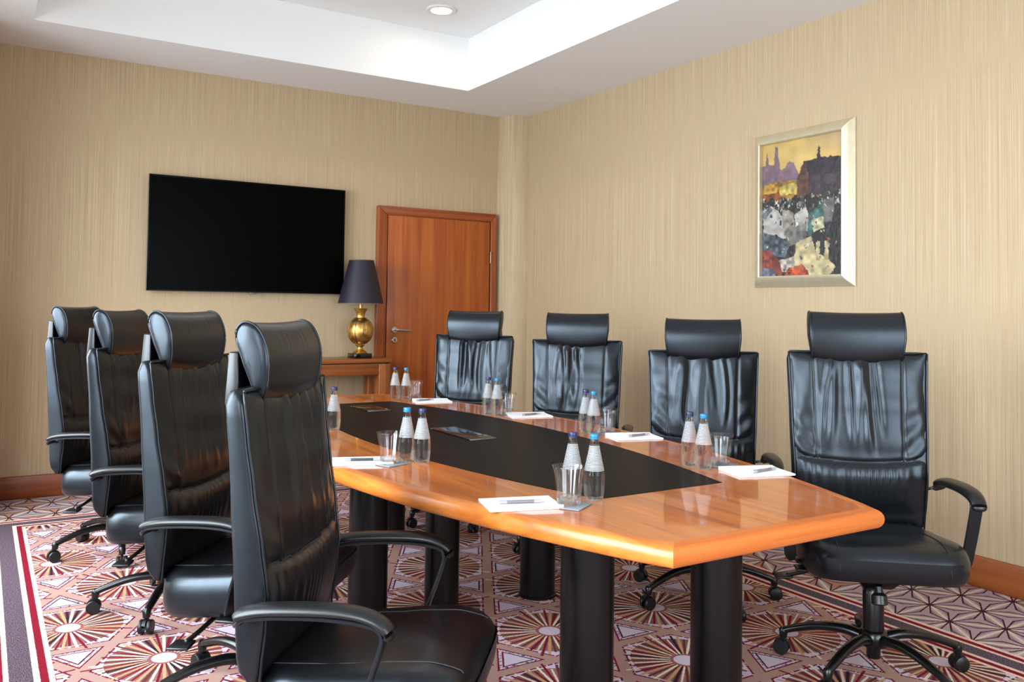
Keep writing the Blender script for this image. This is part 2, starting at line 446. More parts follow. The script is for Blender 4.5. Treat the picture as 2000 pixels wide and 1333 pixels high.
# baseboards
HB = .147
struct(link('baseboard_far', bevel_mesh('baseboard_far', box(-.04, 2.70, YF - .022, YF, 0, HB), 'base_wood_x', .006)))
struct(link('baseboard_right', bevel_mesh('baseboard_right', box(XR - .022, XR, YN, 6.29, 0, HB), 'base_wood_y', .006)))
ring2 = [(4.07 + .245 * math.cos(a), 6.50 + .245 * math.sin(a)) for a in [math.radians(172 + i * 104 / 24) for i in range(25)]] + [(4.10, 6.53)]
struct(link('baseboard_corner', mesh('baseboard_corner', *loft([[(x, y, 0) for x, y in ring2], [(x, y, HB) for x, y in ring2]]), 'base_wood_x', True, 40)))
struct(link('baseboard_left', bevel_mesh('baseboard_left', box(XL, XL + .022, YN, 5.86, 0, HB), 'base_wood_y', .006)))
# windows (left wall and behind the camera)
def window(n, along, a, b_):
    t0 = XL - .17 if along == 'y' else YN - .17
    def bb(u0, u1, z0, z1, d0, d1): return box(t0 + d0, t0 + d1, u0, u1, z0, z1) if along == 'y' else box(u0, u1, t0 + d0, t0 + d1, z0, z1)
    fw = .07; mid = (a + b_) / 2
    fr = join(bb(a, a + fw, WZ0, WZ1, 0, .07), bb(b_ - fw, b_, WZ0, WZ1, 0, .07), bb(a + fw, b_ - fw, WZ0, WZ0 + fw, 0, .07), bb(a + fw, b_ - fw, WZ1 - fw, WZ1, 0, .07), bb(mid - .035, mid + .035, WZ0 + fw, WZ1 - fw, 0, .07))
    o = struct(link('window_%d' % n, mesh('window_frame', *fr, 'window_white')))
    for u0, u1 in ((a + fw, mid - .035), (mid + .035, b_ - fw)):
        link('pane', mesh('pane', *bb(u0, u1, WZ0 + fw, WZ1 - fw, .03, .036), 'window_glass'), o)
    s = bb(a - .04, b_ + .04, WZ0 - .03, WZ0 + .005, .07, .24)
    link('window_sill', bevel_mesh('window_sill', s, 'window_white', .006), o)
for i, (a, b_) in enumerate(WINDOWS): window(i + 1, 'y', a, b_)
window(4, 'x', *BWIN)
# door
DX0, DX1, DZ = 2.706, 3.815, 2.10
door = struct(bpy.data.objects.new('door_1', None)); COL.objects.link(door); door.location = (0, 0, 0)
tw = .078
link('door_leaf', bevel_mesh('door_leaf', box(DX0 + tw + .012, DX1 - tw + .012, YF - .045, YF - .005, .008, DZ - tw + .004), 'door_wood', .003), door)
link('door_backing', mesh('door_backing', *box(DX0 + .02, DX1 - .02, YF - .012, YF, 0, DZ - .02), 'dark_gap'), door)
def quadprism(pts, y0, y1):
    n = len(pts); v = [(x, y0, z) for x, z in pts] + [(x, y1, z) for x, z in pts]
    return v, [tuple(range(n)), tuple(range(2 * n - 1, n - 1, -1))] + [(i, (i + 1) % n, n + (i + 1) % n, n + i) for i in range(n)]
link('door_casing', bevel_mesh('casing_l', quadprism([(DX0, 0), (DX0 + tw - .012, 0), (DX0 + tw - .012, DZ - tw + .012), (DX0, DZ)], YF - .05, YF), 'door_trim', .005), door)
link('door_casing', bevel_mesh('casing_r', quadprism([(DX1, 0), (DX1 - tw + .024, 0), (DX1 - tw + .024, DZ - tw + .012), (DX1, DZ)], YF - .05, YF), 'door_trim', .005), door)
link('door_casing', bevel_mesh('casing_t', quadprism([(DX0, DZ), (DX0 + tw - .012, DZ - tw + .012), (DX1 - tw + .024, DZ - tw + .012), (DX1, DZ)], YF - .05, YF), 'door_trim_h', .005), door)
link('door_stop', bevel_mesh('door_stop', join(box(DX0 + tw - .012, DX0 + tw + .006, YF - .04, YF - .004, 0, DZ - tw + .012), box(DX0 + tw - .012, DX1 - tw + .02, YF - .04, YF - .004, DZ - tw + .006, DZ - tw + .014)), 'door_trim', .002), door)
def disc(cx, cz, r, y0, y1, n=28):
    rings = [[(cx + rr * math.cos(2 * math.pi * j / n), yy, cz + rr * math.sin(2 * math.pi * j / n)) for j in range(n)] for rr, yy in ((r, y1), (r, y0 + .004), (r * .85, y0))]
    return loft(rings)
hx, hz, fy = 2.866, 1.095, YF - .045
h_ = link('door_handle', mesh('rosette', *disc(hx, hz, .026, fy - .012, fy), 'steel', True, 40), door)
link('lever', mesh('lever', *join(tube([(hx, fy - .008, hz), (hx, fy - .045, hz)], .0095, 14), tube(spline([(hx - .006, fy - .045, hz), (hx + .02, fy - .05, hz), (hx + .07, fy - .05, hz - .003), (hx + .125, fy - .047, hz - .004)], 5), [.0105] * 6 + [.009] * 10, 12)), 'steel', True, 50), h_)
k_ = link('keyhole_rosette', mesh('key_rosette', *disc(hx, hz - .082, .026, fy - .010, fy), 'steel', True, 40), door)
link('keyhole', mesh('keyhole', *join(disc(hx, hz - .078, .0065, fy - .0115, fy - .009, 14), box(hx - .003, hx + .003, fy - .0115, fy - .009, hz - .098, hz - .078)), 'dark_gap'), k_)
for zz in (1.72, 1.0, .25):
    link('hinge', mesh('hinge', *tube([(DX1 - tw + .02, YF - .053, zz - .05), (DX1 - tw + .02, YF - .053, zz + .05)], .008, 12), 'hinge_metal', True, 40), door)

# ------------------------------------------------------------------ conference table
CXT, Y0T, Y1T, ZTOP, TH = 1.745, 1.478, 4.965, .745, .052
YCT, LT = (Y0T + Y1T) / 2, (Y1T - Y0T) / 2
def hwT(y): return .75 - .362 * abs((y - YCT) / LT) ** 2.05
tab = thing('conference_table', 'long boat-shaped cherry wood conference table with black inlay', 'table', (0, 0, 0))
NS = 40
ysT = [Y0T + (Y1T - Y0T) * i / NS for i in range(NS + 1)]
BW = .045
def outline_side(s, inset):
    return [(CXT + s * (hwT(Y0T + (y - Y0T)) - inset), y) for y in ysT]
def prof(k, n=9):     # edge cross-section: distance inward d, height z (rounded nose)
    a = -math.pi / 2 + math.pi * k / (n - 1)
    return TH / 2 * .72 * (1 - math.cos(a)), ZTOP - TH / 2 + TH / 2 * math.sin(a)
PR = [(BW, ZTOP - TH)] + [prof(k) for k in range(9)] + [(BW, ZTOP)]
def side_band(s):
    rings = []
    for i, y in enumerate(ysT):
        ring = []
        for d, z in PR:
            yy = min(max(y, Y0T + d), Y1T - d)            # mitre with the end bands
            ring.append((CXT + s * (hwT(y) - d), yy, z))
        rings.append(ring)
    return loft(rings)
def end_band(ye, sg):
    rings = []
    n = 16
    for i in range(n + 1):
        t = -1 + 2 * i / n
        rings.append([(CXT + t * (hwT(ye) - d), ye + sg * d, z) for d, z in PR])
    return loft(rings)
for s in (-1, 1): link('edge_band', mesh('edge_band_long', *side_band(s), 'table_edge_long', True, 35), tab)
link('edge_band', mesh('edge_band_end', *end_band(Y0T, 1), 'table_edge_end', True, 35), tab)
link('edge_band', mesh('edge_band_end', *end_band(Y1T, -1), 'table_edge_end', True, 35), tab)
IY0, IY1 = 1.962, 4.528
IXC, IYC, IL = 1.762, (IY0 + IY1) / 2, (IY1 - IY0) / 2
def hwI(y): return .43 - .185 * abs((y - IYC) / IL) ** 2
vs, fc = [], []
yi = [IY0 + (IY1 - IY0) * i / NS for i in range(NS + 1)]
# wood field around the inlay: left and right strips, near and far panels
def strip(s):
    V, Fq = [], []
    for i in range(NS + 1):
        yo = min(max(ysT[i], Y0T + BW), Y1T - BW)
        V += [(CXT + s * (hwT(ysT[i]) - BW), yo, ZTOP), (IXC + s * hwI(yi[i]), yi[i], ZTOP)]
    Fq = [(2 * i, 2 * i + 1, 2 * i + 3, 2 * i + 2) for i in range(NS)]
    return V, Fq
yo0, yo1 = Y0T + BW, Y1T - BW
near = ([(CXT - hwT(Y0T) + BW, yo0, ZTOP), (CXT + hwT(Y0T) - BW, yo0, ZTOP), (IXC + hwI(IY0), IY0, ZTOP), (IXC - hwI(IY0), IY0, ZTOP)], [(0, 1, 2, 3)])
far = ([(CXT - hwT(Y1T) + BW, yo1, ZTOP), (CXT + hwT(Y1T) - BW, yo1, ZTOP), (IXC + hwI(IY1), IY1, ZTOP), (IXC - hwI(IY1), IY1, ZTOP)], [(0, 1, 2, 3)])
link('tabletop', mesh('tabletop', *join(strip(-1), strip(1), near, far), 'table_wood'), tab)
und = [(CXT + s * (hwT(y) - BW), min(max(y, yo0), yo1)) for s, seq in ((-1, ysT), (1, ysT[::-1])) for y in seq]
link('underside', mesh('underside', [(x, y, ZTOP - TH) for x, y in und], [tuple(range(len(und)))], 'table_wood'), tab)
il = [(IXC - hwI(y), y) for y in yi] + [(IXC + hwI(y), y) for y in yi[::-1]]
def grow(l, d): return [(x + (d if x > IXC else -d), y + (d if y > IYC else -d) * (1 if y in (IY0, IY1) else 0)) for x, y in l]
link('inlay', mesh('inlay', *loft([[(x, y, ZTOP - .004) for x, y in grow(il, 0)], [(x, y, ZTOP + .0004) for x, y in grow(il, 0)], [(x, y, ZTOP + .0012) for x, y in grow(il, -.003)]]), 'inlay', False), tab)
for yy in (3.24, 4.25):
    hx0, hx1 = 1.708, 1.828; hy0, hy1 = yy - .185, yy + .185
    if yy > 4: hx0, hx1, hy0, hy1 = 1.70, 1.825, 4.12, 4.37
    hh = link('cable_hatch', bevel_mesh('cable_hatch', box(hx0, hx1, hy0 + .014, hy1 - .014, ZTOP + .0008, ZTOP + .006), 'hatch_black', .0015), tab)
    for q0, q1 in ((hy0, hy0 + .014), (hy1 - .014, hy1)):
        link('end_plate', bevel_mesh('end_plate', box(hx0, hx1, q0, q1, ZTOP + .0008, ZTOP + .0055), 'tv_edge', .0015), hh)
for lx, ly, lr in ((1.575, 2.09, .081), (2.005, 1.985, .080), (1.36, 3.27, .079), (2.165, 3.245, .079), (1.70, 3.28, .073), (1.52, 4.42, .081), (1.965, 4.42, .081)):
    lg = link('leg', mesh('leg', *lathe([(lr, .012), (lr, .66)], 40), 'table_leg_paint', True, 40), tab, (lx, ly, 0))
    link('floor_disc', mesh('floor_disc', *lathe([(lr + .006, 0), (lr + .006, .010), (lr + .002, .014)], 40), 'table_leg_paint', True, 40), lg)
    link('top_plate', mesh('top_plate', *lathe([(.095, .66), (.095, ZTOP - TH)], 32), 'table_leg_paint', True, 40), lg)

# ------------------------------------------------------------------ chairs
CH = {}
FX = [(.43, -.205), (.48, -.200), (.56, -.190), (.64, -.184), (.74, -.197), (.88, -.219), (1.0, -.235), (1.103, -.246)]
RX = [(.43, -.245), (.48, -.262), (.64, -.268), (.88, -.279), (1.103, -.293)]
WY = [(.43, .236), (.60, .243), (.85, .252), (1.103, .261)]
SEAMZ = .708
def rring(z, f, r, wd, c=.014, n=4):
    out = []
    for cx, cy, a0 in ((f - c, wd - c, 0), (r + c, wd - c, 90), (r + c, -wd + c, 180), (f - c, -wd + c, 270)):
        for k in range(n + 1):
            a = math.radians(a0 + 90 * k / n); out.append((cx + c * math.cos(a), cy + c * math.sin(a), z))
    return out
def chair_meshes():
    # backrest shell
    rings = []
    zs = [.43 + (.673) * i / 22 for i in range(23)]
    for i, z in enumerate(zs):
        f, r, wd = lerp(z, FX), lerp(z, RX), lerp(z, WY)
        e = .008 if i in (0, 22) else 0
        rings.append(rring(z, f - e, r + e, wd - e))
        if i == 0: rings.insert(0, rring(z - .004, f - .016, r + .014, wd - .02))
    rings.append(rring(1.107, lerp(1.1, FX) - .016, lerp(1.1, RX) + .014, .261 - .02))
    CH['back'] = mesh('backrest', *loft(rings), 'leather', True, 60)
    # piping along the front edges
    pts = [(lerp(z, FX) + .002, lerp(z, WY) - .004, z) for z in zs]
    for s in (1, -1):
        CH['pipe%d' % s] = mesh('piping', *tube([(a, s * b_, c) for a, b_, c in pts], .0036, 6), 'leather', True)
    CH['pipet'] = mesh('piping', *tube([(-.245, -.255 + .51 * i / 10, 1.104) for i in range(11)], .0036, 6), 'leather', True)
    # headrest
    P2 = [(-.302, 1.232), (-.282, 1.257), (-.248, 1.246), (-.225, 1.207), (-.217, 1.160), (-.222, 1.105), (-.238, 1.074), (-.251, 1.082), (-.264, 1.12), (-.286, 1.18)]
    ring0 = [Vector((p[0], 0, p[1])) for p in P2]; ring0 = spline(ring0, 4, True)
    rings = []; ns = 48
    for i in range(ns + 1):
        s = -1 + 2 * i / ns; ring = []
        for p in ring0:
            low = max(0, (1.16 - p.z) / .09)
            zz = p.z - .016 * (1 - s * s) * low + .004 * s * s * max(0, (p.z - 1.2) / .06)
            wd = .174 - .010 * low
            fr = max(0, min(1, (p.x + .27) / .04)); tp = math.exp(-((p.z - 1.222) / .022) ** 2)
            rip = .0014 * math.sin(46 * s + 2 * math.sin(7 * s)) * math.exp(-(s / .5) ** 2) * fr * tp
            ring.append((p.x - .005 + rip + .005 * (1 - s * s) * fr, wd * s, zz))
        rings.append(ring)
    def capring(ring, s, k, dy):
        c = sum((Vector(q) for q in ring), Vector()) / len(ring)
        return [tuple(c + (Vector(q) - c) * k + Vector((0, s * dy, 0))) for q in ring]
    rings = [capring(rings[0], -1, .45, .009), capring(rings[0], -1, .86, .006)] + rings + [capring(rings[-1], 1, .86, .006), capring(rings[-1], 1, .45, .009)]
    CH['head'] = mesh('headrest', *loft(rings), 'leather', True, 75)
    for s, rg in ((-1, rings[2]), (1, rings[-3])):
        c = sum((Vector(q) for q in rg), Vector()) / len(rg)
        path = [c + (Vector(q) - c) * 1.005 for q in rg]; path += [path[0], path[1]]
        CH['hpipe%d' % s] = mesh('piping', *tube(path, .0032, 6), 'leather', True)
    br = [[(-.338, -.165, 1.06), (-.338, .165, 1.06), (-.302, .165, 1.06), (-.302, -.165, 1.06)], [(-.334, -.155, 1.188), (-.334, .155, 1.188), (-.308, .155, 1.188), (-.308, -.155, 1.188)]]
    CH['bracket'] = bevel_mesh('headrest_bracket', loft(br), 'black_plastic', .004)
    CH['post'] = mesh('headrest_post', *tube([(-.318, 0, 1.16), (-.275, 0, 1.17)], .011, 10), 'black_metal', True)
    # seat cushion
    def outline(k, n=72):
        out = []
        for j in range(n):
            a = 2 * math.pi * j / n; c, s = math.cos(a), math.sin(a); e = 2 / 5.2
            xx = math.copysign(abs(c) ** e, c); yy = math.copysign(abs(s) ** e, s)
            out.append((.028 + xx * (.262 - k), yy * (.262 - .012 * (xx < 0) * abs(xx) - k)))
        return out
    tilt = lambda xx: .11 * (xx - .16)
    def top(xx, yy):
        zz = .494 - .040 * max(0, (xx - .12) / .17) ** 2 + .008 * max(0, (-xx - .05) / .18)
        u = abs(yy) / .26; zz -= .012 * u ** 4
        zz += .0022 * math.sin(60 * xx + 3 * math.sin(9 * yy)) * max(0, 1 - (yy / .22) ** 2) * max(0, min(1, (xx + .12) / .2))
        zz += .002 * math.sin(23 * yy + 8 * xx)
        return zz + tilt(xx)
    rings = []
    for k, z in ((.05, .352), (.016, .356), (.004, .374), (.0, .402), (.0, .430)): rings.append([(x, y, z + tilt(x)) for x, y in outline(k)])
    for k, dz in ((.003, -.030), (.010, -.014), (.022, -.004), (.04, 0), (.065, 0), (.10, 0), (.14, 0), (.18, 0), (.22, 0), (.25, 0)):
        rings.append([(x, y, top(x, y) + dz) for x, y in outline(k)])
    CH['seat'] = mesh('seat', *loft(rings), 'leather', True, 80)
    for s in (1, -1):
        path = [(x, s * .172, top(x, .172) + .0012 - (.012 * max(0, (x - .25) / .03) if x > .25 else 0)) for x in [-.2 + .455 * i / 26 for i in range(27)]] + [(.282, s * .172, .43), (.287, s * .172, .405)]
        CH['sseam%d' % s] = mesh('seam', *tube(path, .0017, 5), 'stitch', True)
    CH['pan'] = bevel_mesh('seat_pan', box(-.16, .12, -.16, .16, .330, .350), 'black_plastic', .008)
    CH['mech'] = bevel_mesh('tilt_mechanism', loft([[(-.15, -.075, .340), (-.15, .075, .340), (.12, .085, .340), (.12, -.085, .340)], [(-.10, -.05, .295), (-.10, .05, .295), (.06, .05, .285), (.06, -.05, .285)]]), 'black_metal', .006)
    CH['bar'] = bevel_mesh('back_bar', join(box(-.285, -.10, -.045, .045, .318, .334), box(-.292, -.266, -.045, .045, .318, .62)), 'black_metal', .005)
    CH['knob'] = mesh('tension_knob', *lathe([(.012, 0), (.012, -.02), (.019, -.022), (.026, -.03), (.027, -.058), (.02, -.062)], 18), 'black_plastic', True, 30)
    p1 = spline([(-.03, -.06, .33), (-.04, -.15, .325), (-.07, -.24, .29), (-.09, -.285, .272)], 5)
    CH['lever1'] = mesh('lever', *tube(p1, .0075, 8), 'black_metal', True)
    CH['paddle1'] = bevel_mesh('paddle', loft([[(-.125, -.275, .266), (-.065, -.265, .266), (-.06, -.325, .262), (-.125, -.335, .262)], [(-.125, -.275, .276), (-.065, -.265, .276), (-.06, -.325, .272), (-.125, -.335, .272)]]), 'black_plastic', .004)
    p2 = spline([(.02, -.06, .335), (.03, -.15, .330), (.03, -.22, .335)], 5)
    CH['lever2'] = mesh('lever', *tube(p2, .0075, 8), 'black_metal', True)
    CH['paddle2'] = bevel_mesh('paddle', box(-.005, .06, -.275, -.205, .330, .340), 'black_plastic', .004)
    # gas column
    CH['col'] = mesh('gas_column', *lathe([(.0, .055), (.023, .055), (.024, .06), (.024, .14), (.036, .15), (.036, .285), (.030, .30)], 28), 'black_metal', True, 40)
    CH['hub'] = mesh('hub', *lathe([(.030, .095), (.046, .100), (.052, .125), (.046, .150), (.038, .156)], 28), 'black_metal', True, 50)
    path = spline([(.03, 0, .122), (.10, 0, .136), (.19, 0, .128), (.27, 0, .104), (.315, 0, .086)], 5)
    rad = [.027 - .010 * i / (len(path) - 1) for i in range(len(path))]
    leg = tube(path, rad, 12, (.85, .72))
    tipc = join(leg, tube([(.312, 0, .092), (.316, 0, .086), (.317, 0, .062)], [.0145, .017, .014], 12))
    CH['bleg'] = mesh('base_leg', *tipc, 'black_metal', True, 60)
    def wheel(y0, y1):
        rs = [(.020, y0), (.0265, y0 + .003), (.028, y0 + .007), (.028, y1 - .003), (.0255, y1)]
        return loft([[(.322 + r * math.cos(2 * math.pi * j / 22), yy, .028 + r * math.sin(2 * math.pi * j / 22)) for j in range(22)] for r, yy in rs])
    hood = [[(.322 + .0295 * math.cos(math.radians(a)), yy, .030 + .0295 * math.sin(math.radians(a))) for a in [20 + i * 150 / 12 for i in range(13)]] + [(.322, yy, .030)] for yy in (-.0065, .0065)]
    CH['caster'] = mesh('caster', *join(wheel(.0075, .026), wheel(-.026, -.0075), loft(hood), tube([(.322, -.02, .028), (.322, .02, .028)], .006, 8)), 'caster_rubber', True, 40)
    # arms: bent flat strip with a long pad on top
    for s in (1, -1):
        sp = spline([(.045, s * .215, .362), (.05, s * .285, .372), (.062, s * .300, .44), (.100, s * .306, .555), (.108, s * .308, .598), (.085, s * .310, .617), (.0, s * .308, .626), (-.12, s * .303, .622), (-.200, s * .298, .612), (-.222, s * .292, .600), (-.232, s * .265, .592), (-.235, s * .23, .588)], 5)
        CH['strip%d' % s] = mesh('arm_strip', *flat_strip(sp, s, .040, .009), 'arm_metal', True, 40)
        pp = spline([(-.228, s * .296, .606), (-.212, s * .298, .618), (-.15, s * .303, .632), (-.02, s * .308, .640), (.06, s * .311, .636), (.108, s * .313, .618), (.128, s * .314, .590)], 5)
        rings = []
        for i, p in enumerate(pp):
            t = (pp[min(i + 1, len(pp) - 1)] - pp[max(i - 1, 0)]).normalized(); a = Vector((0, 1, 0)); c = t.cross(a) * -1
            if c.z < 0 and abs(t.x) > .5: c = -c
            f = i / (len(pp) - 1); wd = .025 + .006 * math.sin(math.pi * min(1, f * 1.1)); th = .016
            if f < .06: wd *= .6 + f * 6; th *= .7
            if f > .95: wd *= 1 - (f - .95) * 8; th *= 1 - (f - .95) * 8
            rings.append([tuple(p + a * (wd * math.cos(q)) + c * (th * math.sin(q) * (1.0 if math.sin(q) > 0 else .6))) for q in [2 * math.pi * j / 14 for j in range(14)]])
        CH['pad%d' % s] = mesh('arm_pad', *loft(rings), 'arm_pad', True, 70)
def flat_strip(path, s, wd, th):
    rings = []
    for i, p in enumerate(path):
        t = (path[min(i + 1, len(path) - 1)] - path[max(i - 1, 0)]).normalized()
        fwd = Vector((1, 0, 0)) if abs(t.x) < .8 else Vector((0, 1, 0))
        a = Vector((0, 1, 0)) - t * t.y
        if a.length < .35: a = Vector((1, 0, 0)) - t * t.x
        a.normalize()
        if i and a.dot(prev) < 0: a = -a
        if i: a = (a * .5 + prev * .5); a = (a - t * a.dot(t)).normalized()
        prev = a; c = t.cross(a)
        rings.append([tuple(p + a * (x * wd / 2) + c * (y * th / 2)) for x, y in ((1, .6), (.9, 1), (-.9, 1), (-1, .6), (-1, -.6), (-.9, -1), (.9, -1), (1, -.6))])
    return loft(rings)
chair_meshes()
def cushion(seed, depth):
    R = random.Random(seed); folds = []
    for i in range(9):
        u0 = R.uniform(-.42, .42); folds.append((u0, u0 * R.uniform(.9, 1.6) + R.uniform(-.12, .12), R.uniform(.035, .075), R.uniform(.6, 1.3) * depth * 1.7, R.uniform(0, .25), R.uniform(.6, 1.0), R.uniform(-.1, .1)))
    ph = [R.uniform(0, 6.28) for _ in range(8)]
    NU, NV = 80, 90
    z0, z1 = .447, 1.100
    g = lambda d: math.exp(-d * d)
    V = []
    for j in range(NV + 1):
        z = z0 + (z1 - z0) * j / NV
        for i in range(NU + 1):
            u = -1 + 2 * i / NU
            zs = SEAMZ - .022 * (1 - u * u)
            edge = (1 - abs(u) ** 10) * (1 - ((z - z0) / (z1 - z0) * 2 - 1) ** 24 if 1 else 1)
            d = .0135 * edge
            v = max(0, min(1, (z - zs) / (z1 - zs)))            # 0 at the seam, 1 at the top
            if z > zs:
                d += .007 * math.sin(math.pi * v) * (1 - u * u)
                inside = 1 / (1 + math.exp((abs(u) - .64) * 60))
                for u0, u1, sg, am, va, vb, cu in folds:
                    uc = u1 + (u0 - u1) * v + cu * math.sin(math.pi * v)
                    win = max(0, min(1, (v - va) * 5)) * max(0, min(1, (1.03 - v) * 6)) * (.45 + .55 * v)
                    d += am * win * g((u - uc) / sg) * inside
                    d -= am * .7 * win * g((u - uc - sg * 1.7) / sg) * inside
                out = 1 - inside
                d += out * .0034 * math.sin(26 * v - 12 * abs(u) + ph[0]) * max(0, 1 - v * 1.5)
                d += out * .0018 * math.sin(8 * v + 12 * abs(u) + ph[1])
                d -= .0065 * g((abs(u) - .65) / .022)
            else:
                q = (zs - z) / (zs - z0)
                d += .015 * math.sin(math.pi * min(1, q * 1.25) ** .7) * (1 - u ** 4) if q < .8 else .0
                d += .0022 * math.sin(44 * u + 4 * math.sin(5 * u + ph[2])) * g((q - .3) / .28)
            d += .0016 * math.sin(7 * u + 11 * v + ph[3]) * math.sin(9 * v - 5 * u + ph[4]) * edge
            d -= .008 * g((z - zs) / .008)
            V.append((lerp(z, FX) - .004 + d, u * (lerp(z, WY) - .006), z))
    Fq = [(j * (NU + 1) + i, j * (NU + 1) + i + 1, (j + 1) * (NU + 1) + i + 1, (j + 1) * (NU + 1) + i) for j in range(NV) for i in range(NU)]
    me = mesh('back_cushion', V, Fq, 'leather', True)
    def at(u, z):
        i = int(round((u + 1) / 2 * NU)); j = int(round((z - z0) / (z1 - z0) * NV)); return Vector(V[max(0, min(NV, j)) * (NU + 1) + i])
    seams = []
    for u in (-.65, .65):
        pts = [at(u, zz) + Vector((.0003, 0, 0)) for zz in [SEAMZ - .012 + (1.09 - SEAMZ) * k / 24 for k in range(25)]]
        seams.append(mesh('seam', *tube(pts, .0018, 5), 'stitch', True))
    pts = [at(-.99 + 1.98 * k / 40, SEAMZ - .022 * (1 - (-.99 + 1.98 * k / 40) ** 2)) + Vector((.0006, 0, 0)) for k in range(41)]
    seams.append(mesh('seam', *tube(pts, .0022, 5), 'stitch', True))
    return me, seams
def chair(x, y, deg, dz, base, seed, depth, label):
    t = thing('office_chair', label, 'chair', (x, y, 0), math.radians(deg), 'leather conference chairs')
    up = (0, 0, dz)
    bk = link('backrest', CH['back'], t, up)
    for k in ('pipe1', 'pipe-1', 'pipet'): link('piping', CH[k], bk)
    me, seams = cushion(seed, depth)
    cu = link('back_cushion', me, t, up)
    for s in seams: link('seam', s, cu)
    hd = link('headrest', CH['head'], t, up)
    for k in ('hpipe1', 'hpipe-1'): link('piping', CH[k], hd)
    link('headrest_bracket', CH['bracket'], t, up); link('headrest_post', CH['post'], t, up)
    st = link('seat', CH['seat'], t, up)
    for k in ('sseam1', 'sseam-1'): link('seam', CH[k], st)
    link('seat_pan', CH['pan'], t, up); link('tilt_mechanism', CH['mech'], t, up); link('back_bar', CH['bar'], t, up)
    kn = link('tension_knob', CH['knob'], t, (.075, 0, .300 + dz)); kn.rotation_euler = (0, -.25, 0)
    for i in '12':
        lv = link('lever', CH['lever' + i], t, up); link('paddle', CH['paddle' + i], lv)
    for s in ('1', '-1'):
        ar = link('arm_support', CH['strip' + s], t, up); link('arm_pad', CH['pad' + s], ar)
    link('gas_column', CH['col'], t); link('hub', CH['hub'], t)
    for k in range(5):
        rz = math.radians(base - deg + 72 * k)
        l = link('base_leg', CH['bleg'], t, (0, 0, 0), rz)
        c = link('caster', CH['caster'], l)
    return t
CHAIRS = [
 (.870, 2.035, -39.6, -.015, 20, 3, .0032, 'black leather high-back chair closest to the camera, front left, with both armrests showing'),
 (.805, 2.880, -40.5, .001, 37, 4, .0034, 'black leather high-back chair just behind the foremost one in the left row'),
 (.749, 3.890, -33.2, -.005, 23, 5, .0034, 'black leather high-back chair third from the camera in the left row'),
 (.660, 4.889, -34.7, .003, 47, 6, .0040, 'black leather high-back chair farthest in the left row, leftmost of all chairs'),
 (2.754, 1.955, 229.0, .028, -27, 7, .0036, 'black leather high-back chair at far right, its seat and wheeled base fully visible'),
 (2.798, 2.855, 226.6, -.015, -36, 8, .0036, 'black leather high-back chair second from the camera in the right row'),
 (2.753, 3.821, 226.4, .0, -36, 9, .0050, 'black leather high-back chair third from the camera in the right row'),
 (2.489, 4.614, 220.1, .003, -30, 10, .0048, 'black leather high-back chair in front of the wooden door'),
]
for c in CHAIRS: chair(*c)

# ------------------------------------------------------------------ things on the table
ZS = ZTOP + .0006
BP = [(0, 0), (.021, 0), (.0258, .003), (.0280, .012), (.0298, .040), (.0303, .060), (.0298, .074), (.0270, .090), (.0222, .113), (.0166, .140), (.0128, .158), (.0112, .166), (.0110, .174), (0, .174)]
bprof = []
B_BODY = mesh('bottle_body', *lathe([(max(r, .0004), z) for r, z in BP], 36), 'water_glass', True, 60)
B_LABEL = mesh('bottle_label', *loft([[(r * math.cos(2 * math.pi * j / 36), r * math.sin(2 * math.pi * j / 36), z) for j in range(36)] for r, z in ((.0284, .0840), (.0272, .0905), (.0224, .1133), (.0168, .1402), (.0142, .1535))], False), 'label_print', True)
CAPS = {}
for c in ('cap_navy', 'cap_cyan'):
    rings = []
    n = 40
    for r, z in ((.0120, .1712), (.0134, .1722), (.0134, .1735), (.0129, .1745), (.0134, .1755), (.0134, .1845), (.0122, .1862), (.004, .1864)):
        rings.append([((r - (.0005 if (j % 2 and .1755 <= z <= .1845) else 0)) * math.cos(2 * math.pi * j / n), (r - (.0005 if (j % 2 and .1755 <= z <= .1845) else 0)) * math.sin(2 * math.pi * j / n), z) for j in range(n)])
    CAPS[c] = mesh('bottle_cap', *loft(rings), c, True, 40)
def bottle(x, y, capk, label):
    t = thing('water_bottle', label, 'bottle', (x, y, ZS + .0004), random.Random(int(x * 1000)).uniform(0, 6), 'small glass water bottles')
    link('bottle_body', B_BODY, t); link('bottle_label', B_LABEL, t); link('bottle_cap', CAPS[capk], t)
GP = [(.0336, .0215), (.0345, .030), (.0400, .075), (.0475, .104), (.0470, .1055), (.0458, .104), (.0385, .075), (.0326, .034), (.0310, .0215)]
def open_lathe(prof, n=40): return loft([[(r * math.cos(2 * math.pi * j / n), r * math.sin(2 * math.pi * j / n), z) for j in range(n)] for r, z in prof], False)
TUMB = mesh('tumbler_wall', *open_lathe(GP), 'tumbler_glass', True, 60)
TUMBB = mesh('tumbler_base', *lathe([(.0004, 0), (.030, 0), (.0325, .003), (.0336, .0205), (.029, .0225), (.0004, .0205)], 40), 'tumbler_base_glass', True, 45)
CO = bevel_mesh('coaster', box(-.05, .05, -.05, .05, 0, .0035), 'coaster_felt', .001)
